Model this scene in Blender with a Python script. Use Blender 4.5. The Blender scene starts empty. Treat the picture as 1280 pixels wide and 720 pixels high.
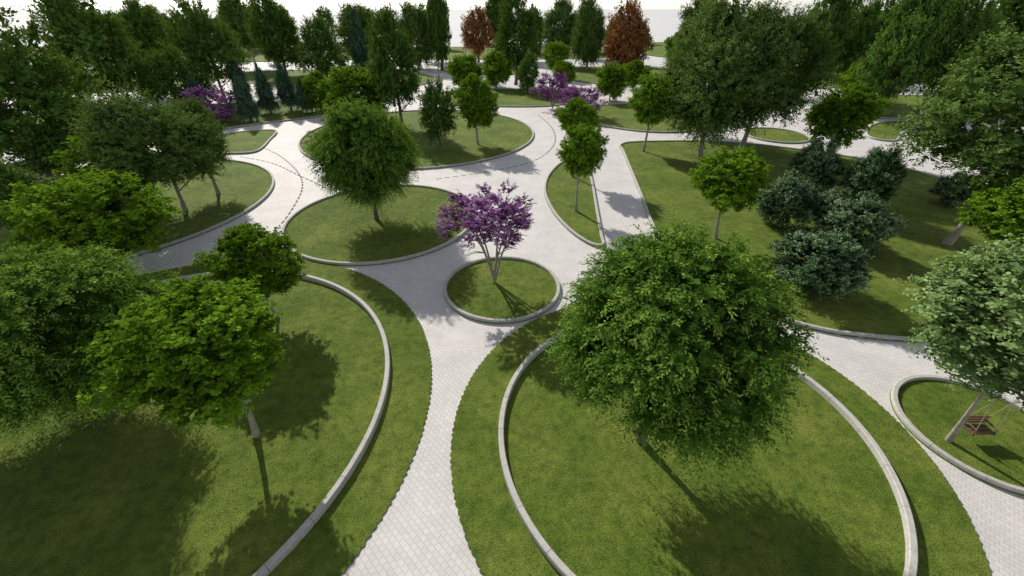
import bpy, math, random
import numpy as np
from mathutils import Vector
random.seed(4)
S=bpy.context.scene
S.view_settings.view_transform='Standard'; S.view_settings.look='None'; S.view_settings.exposure=0
H=14.0; F=519.0; PITCH=math.radians(34); sp,cp=math.sin(PITCH),math.cos(PITCH)
# ---- site survey helpers: aerial reading -> metres on the ground plane
def g(u,v):
    y=(v-360)/F; t=H/(sp+y*cp); return (t*(u-640)/F, t*(cp-y*sp))
def link(o,parent=None):
    S.collection.objects.link(o)
    if parent: o.parent=parent
    return o
# ---------------------------------------------------------------- materials
def mat(name):
    m=bpy.data.materials.new(name); m.use_nodes=True
    nt=m.node_tree; b=nt.nodes['Principled BSDF']; return m,nt,b
def N(nt,t,**k):
    n=nt.nodes.new(t)
    for a,v in k.items(): setattr(n,a,v)
    return n
def ramp(nt,stops):
    r=N(nt,'ShaderNodeValToRGB'); e=r.color_ramp.elements
    while len(e)<len(stops): e.new(0.5)
    for i,(p,c) in enumerate(stops): e[i].position=p; e[i].color=(*c,1)
    return r
def noise(nt,co,scale,det=4,rough=.6):
    n=N(nt,'ShaderNodeTexNoise'); n.inputs['Scale'].default_value=scale; n.inputs['Detail'].default_value=det
    n.inputs['Roughness'].default_value=rough; nt.links.new(co,n.inputs['Vector']); return n
def mixc(nt,f,a,b,blend='MIX'):
    m=N(nt,'ShaderNodeMix',data_type='RGBA',blend_type=blend)
    for s,i in ((f,0),(a,6),(b,7)):
        if hasattr(s,'links'): nt.links.new(s,m.inputs[i])
        elif isinstance(s,tuple): m.inputs[i].default_value=(*s,1)
        else: m.inputs[i].default_value=s
    return m.outputs[2]
def bump(nt,b,h,st,d):
    n=N(nt,'ShaderNodeBump'); n.inputs['Strength'].default_value=st; n.inputs['Distance'].default_value=d
    nt.links.new(h,n.inputs['Height']); nt.links.new(n.outputs[0],b.inputs['Normal'])
def pos(nt): return N(nt,'ShaderNodeNewGeometry').outputs['Position']

def grass_mat():
    m,nt,b=mat('lawn_grass'); p=pos(nt)
    a=noise(nt,p,.3,4,.6); c=noise(nt,p,2.4,4,.7); d=noise(nt,p,22,2,.7)
    r1=ramp(nt,[(.3,(.072,.120,.014)),(.5,(.108,.158,.024)),(.7,(.165,.198,.038))]); nt.links.new(a.outputs[0],r1.inputs[0])
    r2=ramp(nt,[(.28,(.5,.58,.5)),(.5,(1,1,1)),(.75,(1.4,1.27,1.2))]); nt.links.new(c.outputs[0],r2.inputs[0])
    r3=ramp(nt,[(.3,(.5,.55,.45)),(.5,(1,1,1)),(.7,(1.5,1.4,1.25))]); nt.links.new(d.outputs[0],r3.inputs[0])
    x=mixc(nt,.8,r1.outputs[0],r2.outputs[0],'MULTIPLY'); x=mixc(nt,.8,x,r3.outputs[0],'MULTIPLY')
    nt.links.new(x,b.inputs['Base Color']); b.inputs['Roughness'].default_value=.9; b.inputs['Specular IOR Level'].default_value=.15
    bump(nt,b,d.outputs[0],.7,.05); return m
def paver_mat():
    m,nt,b=mat('paving_blocks'); p=pos(nt)
    mp=N(nt,'ShaderNodeMapping'); mp.inputs['Rotation'].default_value=(0,0,math.radians(45)); nt.links.new(p,mp.inputs[0])
    br=N(nt,'ShaderNodeTexBrick'); br.offset=.5; nt.links.new(mp.outputs[0],br.inputs['Vector'])
    for k,v in (('Scale',1),('Mortar Size',.010),('Mortar Smooth',.5),('Brick Width',.22),('Row Height',.18)): br.inputs[k].default_value=v
    br.inputs['Color1'].default_value=(.67,.645,.635,1); br.inputs['Color2'].default_value=(.60,.58,.57,1); br.inputs['Mortar'].default_value=(.42,.40,.39,1)
    n=noise(nt,p,.5,5,.6); r=ramp(nt,[(.3,(.85,.85,.86)),(.65,(1,1,1))]); nt.links.new(n.outputs[0],r.inputs[0])
    x=mixc(nt,1,br.outputs[0],r.outputs[0],'MULTIPLY')
    nt.links.new(x,b.inputs['Base Color']); b.inputs['Roughness'].default_value=.75
    return m
def stone_mat(name,c0,c1,sc=5):
    m,nt,b=mat(name); p=pos(nt); n=noise(nt,p,sc,5,.7); r=ramp(nt,[(.3,c0),(.7,c1)]); nt.links.new(n.outputs[0],r.inputs[0])
    nt.links.new(r.outputs[0],b.inputs['Base Color']); b.inputs['Roughness'].default_value=.85
    if sc>1: bump(nt,b,n.outputs[0],.3,.02)
    return m
def leaf_mat(name,stops,trans=.3,tmix=(.25,.35,.03)):
    m,nt,b=mat(name); nt.nodes.remove(b)
    at=N(nt,'ShaderNodeAttribute',attribute_name='tint'); oi=N(nt,'ShaderNodeObjectInfo')
    ad=N(nt,'ShaderNodeMath',operation='MULTIPLY_ADD'); nt.links.new(oi.outputs['Random'],ad.inputs[0]); ad.inputs[1].default_value=.2; ad.inputs[2].default_value=-.1
    a2=N(nt,'ShaderNodeMath',operation='ADD'); nt.links.new(at.outputs['Fac'],a2.inputs[0]); nt.links.new(ad.outputs[0],a2.inputs[1])
    r=ramp(nt,stops); nt.links.new(a2.outputs[0],r.inputs[0])
    d=N(nt,'ShaderNodeBsdfDiffuse'); nt.links.new(r.outputs[0],d.inputs[0]); out=d.outputs[0]
    if trans>0:
        t=N(nt,'ShaderNodeBsdfTranslucent'); nt.links.new(mixc(nt,.45,r.outputs[0],tmix),t.inputs[0])
        mx=N(nt,'ShaderNodeMixShader'); mx.inputs[0].default_value=trans
        nt.links.new(d.outputs[0],mx.inputs[1]); nt.links.new(t.outputs[0],mx.inputs[2]); out=mx.outputs[0]
    nt.links.new(out,nt.nodes['Material Output'].inputs[0]); return m
GRASS=grass_mat(); PAVE=paver_mat()
KERB=stone_mat('kerb_stone',(.34,.33,.31),(.50,.49,.46))
WALLM=stone_mat('wall_stone',(.38,.37,.35),(.53,.51,.49))
BARK=stone_mat('bark_brown',(.06,.045,.03),(.16,.13,.10),9)
BARKP=stone_mat('bark_pale',(.18,.16,.13),(.42,.38,.32),7)
DARK=stone_mat('drain_iron',(.03,.03,.03),(.07,.07,.07))
GROUND=stone_mat('pale_ground',(.50,.50,.51),(.62,.62,.63),.02)
WOOD=stone_mat('swing_wood',(.10,.06,.03),(.2,.12,.07)); ROPE=stone_mat('rope',(.3,.25,.18),(.4,.34,.25))
BLADE=leaf_mat('grass_blades',[(0,(.08,.13,.016)),(.5,(.13,.185,.03)),(1,(.22,.26,.06))],0)

# ---------------------------------------------------------------- mesh utils
def mesh_obj(name,V,Fc,m,parent=None,smooth=False):
    me=bpy.data.meshes.new(name); me.from_pydata([tuple(v) for v in V],[],Fc); me.materials.append(m)
    if smooth: me.polygons.foreach_set('use_smooth',[True]*len(me.polygons))
    me.update(); return link(bpy.data.objects.new(name,me),parent)
def quad_mesh(name,V,tt,m):
    nq=len(V)//4
    me=bpy.data.meshes.new(name); me.vertices.add(nq*4); me.vertices.foreach_set('co',V.astype(np.float32).ravel())
    me.loops.add(nq*4); me.loops.foreach_set('vertex_index',np.arange(nq*4,dtype=np.int32))
    me.polygons.add(nq); me.polygons.foreach_set('loop_start',np.arange(0,nq*4,4,dtype=np.int32)); me.polygons.foreach_set('loop_total',np.full(nq,4,np.int32))
    at=me.attributes.new('tint','FLOAT','POINT'); at.data.foreach_set('value',np.repeat(tt,4).astype(np.float32))
    me.materials.append(m); me.update(); me.validate(); return me
def catmull(pts,closed=True,k=8):
    n=len(pts); out=[]
    P=[np.array(p) for p in pts]
    rng_=range(n) if closed else range(n-1)
    for i in rng_:
        if closed: a,b,c,d=P[i-1],P[i],P[(i+1)%n],P[(i+2)%n]
        else: a,b,c,d=P[max(i-1,0)],P[i],P[i+1],P[min(i+2,n-1)]
        for j in range(k):
            t=j/k; out.append(.5*((2*b)+(-a+c)*t+(2*a-5*b+4*c-d)*t*t+(-a+3*b-3*c+d)*t**3))
    if not closed: out.append(P[-1])
    return out
zl=[0.05]
def lawn_poly(loop):
    from mathutils.geometry import tessellate_polygon
    z=zl[0]; zl[0]+=.004
    V=[(p[0],p[1],z) for p in loop]; T=tessellate_polygon([[Vector(v) for v in V]])
    n=len(V); V2=V+[(x,y,0) for x,y,_ in V]
    Fc=[]
    for t in T:
        a,b,c=[Vector(V[i]) for i in t]
        Fc.append(tuple(t) if (b-a).cross(c-a).z>0 else tuple(reversed(t)))
    Fc+=[(i,(i+1)%n,n+(i+1)%n,n+i) for i in range(n)]
    return mesh_obj('lawn',V2,Fc,GRASS)
def circle(c,r,n=160): return [np.array((c[0]+r*math.cos(2*math.pi*i/n),c[1]+r*math.sin(2*math.pi*i/n))) for i in range(n)]
def toothed(c,r):
    n=int(2*math.pi*r/.07); out=[]
    for i in range(n):
        a=2*math.pi*i/n; rr=r+(.022 if (i//2)%2 else -.022)+random.uniform(-.02,.02)
        out.append(np.array((c[0]+rr*math.cos(a),c[1]+rr*math.sin(a))))
    return out
def kerb(loop,w=.2,h=.22,m=None,seg=1.6,name='stone_kerb',closed=True):
    P=np.array(loop)
    if closed:
        A=.5*np.sum(P[:,0]*np.roll(P[:,1],-1)-np.roll(P[:,0],-1)*P[:,1])
        if A<0: P=P[::-1]
        Q=np.vstack([P,P[:1]])
    else: Q=P
    d=np.r_[0,np.cumsum(np.linalg.norm(np.diff(Q,axis=0),axis=1))]; L=d[-1]
    def at(s):
        s=s%L if closed else min(max(s,0),L)
        return np.array((np.interp(s,d,Q[:,0]),np.interp(s,d,Q[:,1])))
    ns=max(3,round(L/seg)); V=[];Fc=[]
    for k in range(ns):
        s0=L*k/ns+.007; s1=L*(k+1)/ns-.007; base=len(V); K=7; dh=random.uniform(-.006,.006)
        for j in range(K):
            s=s0+(s1-s0)*j/(K-1); p=at(s); t=at(s+.1)-at(s-.1); t/=np.linalg.norm(t)+1e-9; nrm=np.array((-t[1],t[0])) # inward
            for o,z in ((0,0),(0,h-.025),(.025,h),(w-.025,h),(w,h-.025),(w,0)):
                q=p+nrm*o; V.append((q[0],q[1],z+(dh if z>0 else 0)))
        for j in range(K-1):
            for i in range(5):
                a=base+j*6+i; Fc.append((a,a+6,a+7,a+1))
        Fc.append(tuple(base+i for i in range(6))); Fc.append(tuple(base+(K-1)*6+5-i for i in range(6)))
    return mesh_obj(name,V,Fc,m or KERB)

# ---------------------------------------------------------------- ground
GS=6000
mesh_obj('ground',[(-GS,-GS,0),(GS,-GS,0),(GS,GS,0),(-GS,GS,0)],[(0,1,2,3)],GROUND)
mesh_obj('paved_path',[(-110,-20,.004),(110,-20,.004),(110,150,.004),(-110,150,.004)],[(0,1,2,3)],PAVE)
def C(x,y): return (x*H,y*H)
discs=[]
def ring_lawn(c,r,outer=None,wall=False):
    if outer: discs.append((c,r+.02,outer+.03,zl[0])); lawn_poly(toothed(c,outer))
    lp=circle(c,r); discs.append((c,0,r-.25,zl[0]))
    lawn_poly(lp if outer is None else circle(c,r-.1))
    kerb(lp,.21 if wall else .2,.32 if wall else .22,WALLM if wall else KERB,name='curved_garden_wall' if wall else 'stone_kerb')
ring_lawn(C(-1.162,.823),.777*H,.91*H,True)
ring_lawn(C(.477,.745),.515*H,.645*H,True)
ring_lawn(C(-.043,1.4875),.25*H)
ring_lawn(C(-.74,2.19),.525*H)
ring_lawn(C(1.335,.755),.205*H)
# real short-mown grass blades on the nearer lawns
r=np.random.default_rng(5); VV=[];TT=[]
for c,r0,r1,z in discs:
    n=int(math.pi*(r1*r1-r0*r0)*130); rad=np.sqrt(r.uniform(r0*r0,r1*r1,n)); an=r.uniform(0,6.283,n)
    B=np.stack([c[0]+rad*np.cos(an),c[1]+rad*np.sin(an),np.full(n,z)],1); B=B[(B[:,1]>3)&(B[:,1]<40)&(np.abs(B[:,0])<32)]; n=len(B)
    a=r.uniform(0,6.283,n); sd=np.stack([np.cos(a),np.sin(a),0*a],1)*r.uniform(.008,.018,n)[:,None]
    tip=r.normal(size=(n,3))*.022; tip[:,2]=r.uniform(.008,.026,n)
    VV.append(np.stack([B-sd,B+sd,B+tip+sd*.3,B+tip-sd*.3],1).reshape(-1,3))
    TT.append(np.clip(.45+.2*np.sin(B[:,0]*.7+np.sin(B[:,1]*.9)*2)*np.cos(B[:,1]*.6)+r.normal(size=n)*.2,0,1))
link(bpy.data.objects.new('grass',quad_mesh('grass',np.vstack(VV),np.concatenate(TT),BLADE)))
ring_lawn(C(-2.45,2.4),.9*H)
ring_lawn(C(-.87,4.12),1.08*H)
ring_lawn(C(2.489,4.05),.28*H)
polys=[
 [(775,182),(779,192),(800,245),(815,284),(850,332),(920,380),(1010,411),(1090,424),(1165,428),(1290,424),(1400,400),(1450,330),(1380,285),(1280,252),(1180,225),(1100,204),(1000,188),(900,178),(800,178)],
 [(755,308),(753,295),(747,262),(741,228),(735,208),(718,200),(700,205),(685,220),(680,240),(690,265),(712,290),(738,307)],
 [(690,146),(720,137),(770,131),(840,129),(905,136),(912,150),(900,160),(850,166),(800,165),(745,157)],
 [(1085,160),(1110,152),(1158,154),(1130,166),(1118,177),(1085,172)],
 [(1010,138),(1060,125),(1130,120),(1250,122),(1400,130),(1400,160),(1250,150),(1165,150),(1080,147)],
 [(1190,185),(1280,180),(1450,200),(1450,250),(1330,235),(1230,212)],
 [(258,190),(275,172),(300,166),(345,164),(338,176),(322,190),(290,193)],
 [(-250,165),(0,150),(150,140),(250,133),(330,128),(410,130),(425,137),(400,146),(330,155),(270,163),(150,172),(0,190),(-250,215)],
 [(520,122),(560,115),(620,112),(700,114),(735,124),(690,133),(620,134),(550,131)],
 [(-100,215),(0,208),(60,203),(100,205),(60,222),(0,235),(-100,250)],
 [(300,92),(380,88),(480,88),(540,96),(530,106),(450,112),(380,110),(310,104)],
 [(690,88),(760,84),(840,88),(850,98),(790,106),(720,102)],
 [(900,92),(1000,86),(1150,84),(1400,86),(1400,108),(1150,104),(1010,112),(920,112)],
 [(-300,95),(-100,92),(100,92),(250,94),(255,106),(100,118),(-100,125),(-300,130)],
 [(840,115),(900,120),(985,118),(980,128),(920,128),(860,124)],
 [(560,84),(620,82),(650,86),(640,94),(590,98),(560,92)],
]
for i,pl in enumerate(polys):
    lp=catmull([g(*p) for p in pl]); lawn_poly(lp); kerb(lp)
# distant meadow strips
for (x0,x1,y0,y1) in ((-260,-60,150,200),(-40,35,160,200),(60,300,150,230)):
    lawn_poly(catmull([(x0,y0),((x0+x1)/2,y0-6),(x1,y0),(x1+6,(y0+y1)/2),(x1,y1),((x0+x1)/2,y1+8),(x0,y1)]))
# drainage channels
V=[];Fc=[]
for ln in ([(325,183),(350,195),(372,215),(378,235),(365,262),(348,285)],[(545,224),(620,213),(670,200),(693,180),(690,160),(672,143)],[(300,196),(340,204),(375,220),(410,236)]):
    P=catmull([g(*p) for p in ln],False,6); Q=np.array(P); d=np.r_[0,np.cumsum(np.linalg.norm(np.diff(Q,axis=0),axis=1))]
    s=0
    while s<d[-1]-.6:
        a,b=[np.array((np.interp(t,d,Q[:,0]),np.interp(t,d,Q[:,1]))) for t in (s,s+.6)]
        t=(b-a)/np.linalg.norm(b-a); n=np.array((-t[1],t[0]))*.07; k=len(V)
        V+=[(*(a-n),.01),(*(b-n),.01),(*(b+n),.01),(*(a+n),.01)]; Fc.append((k,k+1,k+2,k+3)); s+=.85
mesh_obj('drainage_channel',V,Fc,DARK)

# ---------------------------------------------------------------- trees
def nrm(a): return a/(np.linalg.norm(a,axis=-1,keepdims=True)+1e-9)
PROF={'ball':lambda z:np.ones_like(z),'ovoid':lambda z:1-.22*z,'cone':lambda z:np.clip((1-z)/2,0.02,1)/np.sqrt(np.clip(1.02-z*z,.06,1)),
      'column':lambda z:1-.12*z}
def crown(name,R,m,shape='ball',clumps=60,clump_r=.28,flat=.8,sprays=1500,per=20,slen=.9,droop=.5,up=.2,ll=.16,lw=.09,rough=.12,deep=.45,seed=1,tipbias=.3,face=.6,core=1.0,align=0.):
    r=np.random.default_rng(seed)
    fr=r.normal(size=(7,3))*2.2; ph=r.uniform(0,6.28,7)
    def lump(d): return 1+rough*np.sum(np.sin(d@fr.T+ph),axis=1)/2.2
    i=np.arange(clumps)+.5; zz=1-2*i/clumps; aa=i*2.39996; cd=np.stack([np.cos(aa)*np.sqrt(1-zz*zz),np.sin(aa)*np.sqrt(1-zz*zz),zz],1)
    cd=nrm(cd+r.normal(size=cd.shape)*.18)
    cf=1-clump_r*.75-deep*r.uniform(0,1,clumps)**2.2*.8
    cc=cd*(cf*lump(cd))[:,None]; ctint=r.uniform(.15,.85,clumps)
    idx=r.integers(0,clumps,sprays)
    off=nrm(r.normal(size=(sprays,3)))*(r.uniform(.1,1,sprays)[:,None]**.5)*clump_r; off[:,2]*=flat
    O=cc[idx]+off
    nf=sprays//8; dd=nrm(r.normal(size=(nf,3))); O[:nf]=dd*r.uniform(.3,.78,nf)[:,None]
    z=np.clip(O[:,2],-1,1); O[:,:2]*=PROF[shape](z)[:,None]; O*=R
    D0=nrm(nrm(O)*.9+nrm(off)*.8+r.normal(size=O.shape)*.3+np.array([0,0,up]))
    tint=np.clip(ctint[idx]*.6+r.uniform(0,.35,sprays),0,1)
    s=(np.arange(per)+.5)/per
    L=slen*r.uniform(.5,1.2,sprays)
    P=O[:,None]+D0[:,None]*(L[:,None]*s)[...,None]; P[...,2]-=(droop*L[:,None]*s**2)
    T=nrm(D0[:,None]-np.array([0,0,1])*(2*droop*s)[None,:,None])
    side=nrm(np.cross(T,np.array([0,0,1.])+r.normal(size=(sprays,1,3))*.3)); sg=np.where(np.arange(per)%2,1,-1)[None,:,None]
    LD=nrm(T*(.7+align)+side*sg*.9+r.normal(size=P.shape)*.3)
    od=nrm(nrm(O)*.7+nrm(off)*.8)[:,None]
    LN=nrm(np.array([0,0,1.])*face*.7+od*1.0+r.normal(size=P.shape)*.4)
    P=P+r.normal(size=P.shape)*ll*.25
    k=(r.uniform(.65,1.25,P.shape[:2])*(1-.35*s))[...,None]
    def quads(P,LD,LN,k,ll,lw):
        SD=nrm(np.cross(LN,LD))
        return np.stack([P,P+LD*ll*.5*k+SD*lw*.5*k,P+LD*ll*k-LN*ll*.12*k,P+LD*ll*.5*k-SD*lw*.5*k],axis=-2).reshape(-1,3)
    V=quads(P,LD,LN,k,ll,lw)
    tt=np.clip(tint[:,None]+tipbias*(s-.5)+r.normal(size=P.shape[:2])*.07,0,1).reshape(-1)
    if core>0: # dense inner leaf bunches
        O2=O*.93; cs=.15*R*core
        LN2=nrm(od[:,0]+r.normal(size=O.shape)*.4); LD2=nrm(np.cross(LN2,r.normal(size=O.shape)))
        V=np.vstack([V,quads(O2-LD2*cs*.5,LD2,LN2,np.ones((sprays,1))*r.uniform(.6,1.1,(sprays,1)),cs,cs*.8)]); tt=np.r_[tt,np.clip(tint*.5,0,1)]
    return quad_mesh(name,V,tt,m)
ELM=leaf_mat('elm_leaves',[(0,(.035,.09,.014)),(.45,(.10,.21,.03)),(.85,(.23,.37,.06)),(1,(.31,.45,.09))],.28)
MAP=leaf_mat('maple_leaves',[(0,(.05,.12,.008)),(.5,(.14,.27,.018)),(1,(.26,.41,.04))],.30)
LIN=leaf_mat('linden_leaves',[(0,(.042,.085,.02)),(.5,(.10,.175,.042)),(1,(.19,.28,.08))],.18)
DRK=leaf_mat('hornbeam_leaves',[(0,(.03,.075,.015)),(.5,(.08,.16,.03)),(1,(.155,.26,.055))],.18)
SIL=leaf_mat('silver_maple_leaves',[(0,(.08,.14,.045)),(.5,(.20,.31,.11)),(1,(.42,.52,.25))],.22)
PUR=leaf_mat('myrtle_blossom',[(0,(.02,.045,.015)),(.13,(.04,.08,.02)),(.2,(.12,.035,.12)),(.55,(.28,.10,.30)),(1,(.52,.28,.55))],0)
AUT=leaf_mat('copper_leaves',[(0,(.12,.05,.02)),(.5,(.32,.15,.055)),(1,(.50,.28,.13))],.15,(.4,.18,.06))
SPR=leaf_mat('spruce_needles',[(0,(.02,.055,.028)),(.5,(.065,.13,.075)),(1,(.16,.25,.15))],0)
PSH=leaf_mat('pine_needles',[(0,(.02,.06,.022)),(.5,(.08,.15,.06)),(.85,(.22,.31,.16)),(1,(.34,.44,.26))],0)
SP={}
def reg(k,R,meshes,bark,multi=False): SP[k]=(R,meshes,bark,multi)
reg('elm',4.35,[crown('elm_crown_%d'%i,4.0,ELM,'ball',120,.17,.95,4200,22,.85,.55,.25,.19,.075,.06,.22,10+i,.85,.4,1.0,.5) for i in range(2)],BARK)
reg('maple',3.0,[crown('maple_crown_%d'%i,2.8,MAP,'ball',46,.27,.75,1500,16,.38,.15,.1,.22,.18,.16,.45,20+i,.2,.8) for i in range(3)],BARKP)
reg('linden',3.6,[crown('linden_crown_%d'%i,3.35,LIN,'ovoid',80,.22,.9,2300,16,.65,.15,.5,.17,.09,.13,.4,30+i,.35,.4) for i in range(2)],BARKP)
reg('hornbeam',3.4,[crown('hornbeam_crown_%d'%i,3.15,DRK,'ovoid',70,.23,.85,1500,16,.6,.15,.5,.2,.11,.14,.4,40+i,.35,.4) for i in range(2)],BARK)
reg('silver',3.2,[crown('silver_maple_crown',2.95,SIL,'ball',70,.2,.8,2600,16,.45,.25,.15,.165,.11,.14,.4,50,.3,.6)],BARKP)
reg('myrtle',2.9,[crown('crape_myrtle_crown',2.6,PUR,'ball',48,.16,1.4,1000,30,.45,.05,.9,.12,.10,.16,.5,60,.5,.4,.5)],BARKP,True)
reg('beech',3.2,[crown('copper_beech_crown',2.95,AUT,'ovoid',60,.23,.85,1100,14,.6,.2,.4,.26,.16,.14,.4,70,.3,.4)],BARK)
reg('poplar',2.2,[crown('poplar_crown',2.0,DRK,'column',60,.28,1.1,1200,14,.5,.05,1.4,.2,.12,.08,.35,80,.3,.3)],BARK)
reg('spruce',2.2,[crown('blue_spruce_crown',2.0,SPR,'cone',90,.2,.5,1100,18,.6,.3,-.1,.18,.07,.08,.3,90,.6,.5)],BARK)
reg('pine',2.25,[crown('pine_shrub_crown_%d'%i,2.05,PSH,'ovoid',36,.24,.9,2000,20,.36,.05,.7,.15,.06,.16,.4,95+i,.9,.4,1.1) for i in range(2)],BARK)
reg('far',3.2,[crown('distant_crown_%d'%i,3.0,DRK,'ovoid',40,.26,.9,420,9,.7,.15,.5,.5,.32,.14,.35,140+i,.3,.4,1.2) for i in range(3)],BARK)
NM={'elm':'elm_tree','maple':'maple_tree','linden':'linden_tree','hornbeam':'hornbeam_tree','silver':'silver_maple_tree','myrtle':'crape_myrtle_tree','beech':'copper_beech_tree','poplar':'poplar_tree','spruce':'blue_spruce_tree','pine':'pine_shrub'}

def tube(V,Fc,pts,rads,n=7):
    pts=[Vector(p) for p in pts]; b0=len(V)
    for i,p in enumerate(pts):
        t=(pts[min(i+1,len(pts)-1)]-pts[max(i-1,0)]).normalized()
        a=t.cross(Vector((0,1,.1))).normalized(); b=t.cross(a)
        for j in range(n):
            an=2*math.pi*j/n; V.append(tuple(p+(a*math.cos(an)+b*math.sin(an))*rads[i]*(1+.12*math.sin(3*an+i))))
    for i in range(len(pts)-1):
        for j in range(n):
            a=b0+i*n+j; b=b0+i*n+(j+1)%n; Fc.append((a,b,b+n,a+n))
def trunk_mesh(hc,a,b,multi,rr,thick=1.0):
    V=[];Fc=[]; top=hc+b*.55; r0=max(.06,.0165*(hc+b))*thick
    if multi:
        for k in range(6):
            an=k*1.05+rr.uniform(-.3,.3); e=(math.cos(an)*a*.6,math.sin(an)*a*.6,hc+b*rr.uniform(-.1,.5))
            pts=[];n=7
            for i in range(n):
                t=i/(n-1); pts.append((e[0]*t**1.4+rr.uniform(-.06,.06)*(0<i<n-1),e[1]*t**1.4+rr.uniform(-.06,.06)*(0<i<n-1),e[2]*t))
            tube(V,Fc,pts,[r0*.8*(1-.75*i/(n-1)) for i in range(n)])
            for q in range(5):
                s=Vector(pts[3+q%3]); d=Vector((math.cos(an+rr.uniform(-1.2,1.2))*a*.35,math.sin(an+rr.uniform(-1.2,1.2))*a*.35,b*rr.uniform(.2,.7)))
                tube(V,Fc,[s,s+d*.5+Vector((0,0,.1)),s+d],[r0*.35,r0*.25,r0*.1],5)
        return V,Fc
    n=8; bx,by=rr.uniform(-.12,.12)*a,rr.uniform(-.12,.12)*a; pts=[]
    for i in range(n):
        t=i/(n-1); pts.append((bx*math.sin(t*3)*.8,by*math.sin(t*2.6)*.8,-.05+top*t))
    rad=[r0*(1.4 if i==0 else 1.0)*(1-.8*i/(n-1)) for i in range(n)]
    tube(V,Fc,pts,rad,8)
    low=max(hc-b,.25*hc)
    for k in range(11):
        z=low*.95+(top-low)*.8*(k/11); t=(z+.05)/top; s=Vector((bx*math.sin(t*3)*.8,by*math.sin(t*2.6)*.8,z))
        an=k*2.4+rr.uniform(-.4,.4); L=a*rr.uniform(.4,.65); e=s+Vector((math.cos(an)*L,math.sin(an)*L,b*rr.uniform(.25,.55)))
        m=s.lerp(e,.5)+Vector((0,0,-.08*L)); rb=r0*.42*(1-.6*t)
        tube(V,Fc,[s,m,e],[rb,rb*.65,rb*.2],5)
        for q in range(2):
            an2=an+(-.8 if q else .8)+rr.uniform(-.3,.3); s2=s.lerp(e,.5+.2*q); e2=s2+Vector((math.cos(an2)*L*.4,math.sin(an2)*L*.4,b*rr.uniform(.1,.35)))
            tube(V,Fc,[s2,s2.lerp(e2,.5)+Vector((0,0,.05)),e2],[rb*.5,rb*.3,rb*.1],4)
    return V,Fc
cnt=[0]
def plant(kind,X,Y,hc,a,b,parent=None,thick=1.0):
    rr=random.Random(cnt[0]*7+3); cnt[0]+=1
    R,ms,bark,multi=SP[kind]
    e=bpy.data.objects.new(NM[kind] if not parent else 'tree',None); link(e,parent); e.location=(X,Y,.05); e.empty_display_size=.5
    if parent: V,Fc=[],[]; tube(V,Fc,[(0,0,0),(0,0,hc)],[.2,.1],5)
    else: V,Fc=trunk_mesh(hc,a,b,multi,rr,thick)
    mesh_obj('trunk',V,Fc,bark,e,True)
    o=link(bpy.data.objects.new('foliage',ms[cnt[0]%len(ms)]),e); o.location=(0,0,hc); o.scale=(a/R,a/R,b/R); o.rotation_euler=(0,0,rr.uniform(0,6.28))
    return e
def survey(kind,cu,cv,w,h,bv,thick=1.0):
    Y=g(640,bv)[1]; y=(cv-360)/F; k=Y*(sp+y*cp)/(cp-y*sp); hc=H-k
    dep=Y*cp+k*sp; X=(cu-640)/F*dep; a=w/2/F*dep; dl=PITCH+math.atan(y)
    hh=h/2/F*dep/math.cos(math.atan(y)); b2=(hh*hh-(a*math.sin(dl))**2)/max(math.cos(dl)**2,.05); b=math.sqrt(max(b2,((.5 if kind=='myrtle' else .72)*a)**2))
    b=min(b,1.9*a if kind not in('poplar','spruce') else 6*a); hc=max(hc,b*.95)
    if kind=='pine': hc=min(hc,b*1.0)
    return plant(kind,X,Y,hc,a,b,thick=thick)
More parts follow.
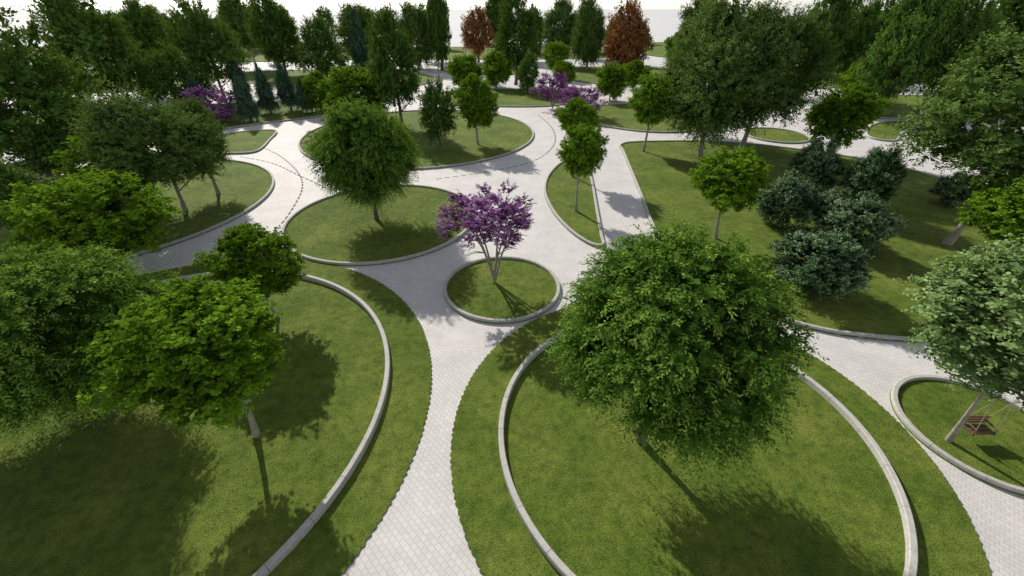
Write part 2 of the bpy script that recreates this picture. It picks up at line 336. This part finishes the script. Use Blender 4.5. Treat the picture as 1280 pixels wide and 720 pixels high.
T=[('elm',840,412,304,280,552),('elm',46,412,275,245,508),('elm',455,193,138,126,275),
('maple',259,430,216,158,545),('maple',320,328,112,100,398),('maple',124,270,166,102,338),('maple',145,203,110,60,262),
('linden',192,178,145,120,265),('linden',242,166,80,90,243),('hornbeam',-2,115,215,185,222),('hornbeam',5,245,90,110,325),
('hornbeam',115,62,110,115,145),('hornbeam',180,48,75,80,118),('hornbeam',222,100,72,62,142),('hornbeam',258,58,85,95,125),
('linden',305,32,62,60,86),('hornbeam',345,45,62,88,95),('hornbeam',402,64,60,62,104),('linden',450,38,70,60,84),('hornbeam',492,82,74,104,158),
('poplar',548,32,32,90,88),('maple',447,116,92,48,152),('maple',398,114,48,42,140),('hornbeam',60,190,70,60,240),
('beech',597,40,42,52,78),('hornbeam',645,45,62,84,106),('maple',582,90,50,40,114),('maple',620,88,44,40,110),('hornbeam',660,92,30,45,118),
('maple',695,70,36,32,98),('maple',706,90,30,25,108),('linden',737,44,46,75,88),('beech',782,48,55,78,98),('maple',765,101,45,40,126),('maple',795,92,40,28,112),
('maple',815,126,62,64,190),('hornbeam',547,140,50,74,184),('maple',595,128,58,60,181),
('myrtle',616,273,138,74,354),('myrtle',262,131,74,40,154),('myrtle',692,110,50,34,136),('myrtle',725,126,64,32,147),('myrtle',125,140,54,28,160),
('linden',900,95,150,160,197),('linden',958,78,140,135,190),('linden',858,80,60,90,160),
('maple',722,150,56,48,222),('maple',727,190,63,72,265),('maple',917,224,96,78,299),('maple',1055,143,84,66,196),('maple',1075,100,50,40,140),
('linden',1288,145,240,180,306),('maple',1285,262,130,80,350),('silver',1320,408,330,228,552,.6),
('pine',1015,215,66,78,248),('pine',1088,230,72,86,266),('pine',984,250,76,72,283),('pine',1070,284,84,76,310),('pine',1026,325,118,92,360),('pine',1195,238,50,44,256),('pine',1038,262,60,60,288),
('poplar',1132,62,80,135,150),('hornbeam',1085,60,70,110,125),('hornbeam',1020,58,70,110,122),('hornbeam',1190,60,90,120,150),('hornbeam',1255,50,100,110,140),('hornbeam',1050,45,60,80,100),('hornbeam',1150,30,70,80,100),
('spruce',305,124,38,52,152),('spruce',330,112,38,52,142),('spruce',356,108,38,50,139),('spruce',298,98,34,45,125),('spruce',378,120,32,36,142),('spruce',184,100,40,50,135),('spruce',245,118,36,40,146),('spruce',448,55,36,70,100),
('maple',850,62,40,40,95),('linden',880,30,60,70,92),('linden',520,50,50,70,86),('linden',700,35,50,60,82),('poplar',620,20,30,60,74)]
for t in T:
    e=survey(*t)
    if t[0]=='silver': swing_tree=e
mass=bpy.data.objects.new('distant_trees',None); link(mass)
rr=random.Random(11)
for i in range(95):
    Y=rr.uniform(135,235); th=rr.uniform(-1.0,1.0); X=Y*th*1.28
    px=640+X/(Y*cp+H*sp)*F
    if (px<70 and Y>150) or 560<px<600 or 800<px<860 or (370<px<410) : continue
    a=rr.uniform(3,5.5); b=a*rr.uniform(1,1.4)
    plant('far',X,Y,b+rr.uniform(1,2.5),a,b,mass)
# ---- rope swing hung below the silver maple
tx,ty=swing_tree.location.x,swing_tree.location.y
sw=bpy.data.objects.new('rope_swing',None); link(sw); sw.location=(tx+1.0,ty+.15,.05)
def box(name,c,s,m,parent):
    x,y,z=c; a,b,d=[q/2 for q in s]
    V=[(x+i*a,y+j*b,z+k*d) for i in(-1,1) for j in(-1,1) for k in(-1,1)]
    return mesh_obj(name,V,[(0,1,3,2),(4,6,7,5),(0,4,5,1),(2,3,7,6),(0,2,6,4),(1,5,7,3)],m,parent)
for k in range(3): box('seat_plank',(0,-.16+.16*k,.5),(.9,.14,.04),WOOD,sw)
for k in range(3): box('back_plank',(0,.27,.62+.14*k),(.9,.03,.11),WOOD,sw)
for x in(-.4,.4):
    box('arm',(x,.02,.72),(.05,.5,.04),WOOD,sw); box('seat_bearer',(x,0,.46),(.06,.5,.04),WOOD,sw); box('arm_post',(x,-.2,.6),(.05,.05,.2),WOOD,sw)
    V=[];Fc=[];tube(V,Fc,[(x,-.2,.72),(x,0,1.9),(x,.02,3.4)],[.012]*3,5);tube(V,Fc,[(x,.26,.9),(x,.05,1.9),(x,.02,3.4)],[.012]*3,5);mesh_obj('rope',V,Fc,ROPE,sw)
V=[];Fc=[];tube(V,Fc,[(-1.1,-.15,3.0),(-.3,0,3.45),(.8,.05,3.5)],[.11,.08,.05],7);mesh_obj('branch',V,Fc,BARKP,sw,True)

# ---------------------------------------------------------------- light, sky, camera
EL=math.radians(33); dx,dy=.50,-.866
w=bpy.data.worlds.new('World'); S.world=w; w.use_nodes=True; nt=w.node_tree
sky=nt.nodes.new('ShaderNodeTexSky'); sky.sky_type='NISHITA'; sky.sun_disc=False; sky.sun_elevation=EL; sky.sun_rotation=math.atan2(-dx,-dy)
sky.dust_density=.4; sky.air_density=1
hs=nt.nodes.new('ShaderNodeHueSaturation'); hs.inputs['Saturation'].default_value=.3; nt.links.new(sky.outputs[0],hs.inputs['Color'])
bg=nt.nodes['Background']; bg.inputs[1].default_value=.13; nt.links.new(hs.outputs[0],bg.inputs[0])
sl=bpy.data.lights.new('sun','SUN'); sl.energy=5; sl.angle=math.radians(.6); sl.color=(1,.94,.83)
so=link(bpy.data.objects.new('sun',sl)); so.rotation_euler=Vector((dx*math.cos(EL),dy*math.cos(EL),-math.sin(EL))).to_track_quat('-Z','Y').to_euler()
cam=bpy.data.cameras.new('camera'); cam.sensor_width=36; cam.lens=F/1280*36; cam.clip_end=20000
co=link(bpy.data.objects.new('camera',cam)); co.location=(0,0,H); co.rotation_euler=(math.pi/2-PITCH,0,0); S.camera=co
print('TREES',cnt[0])
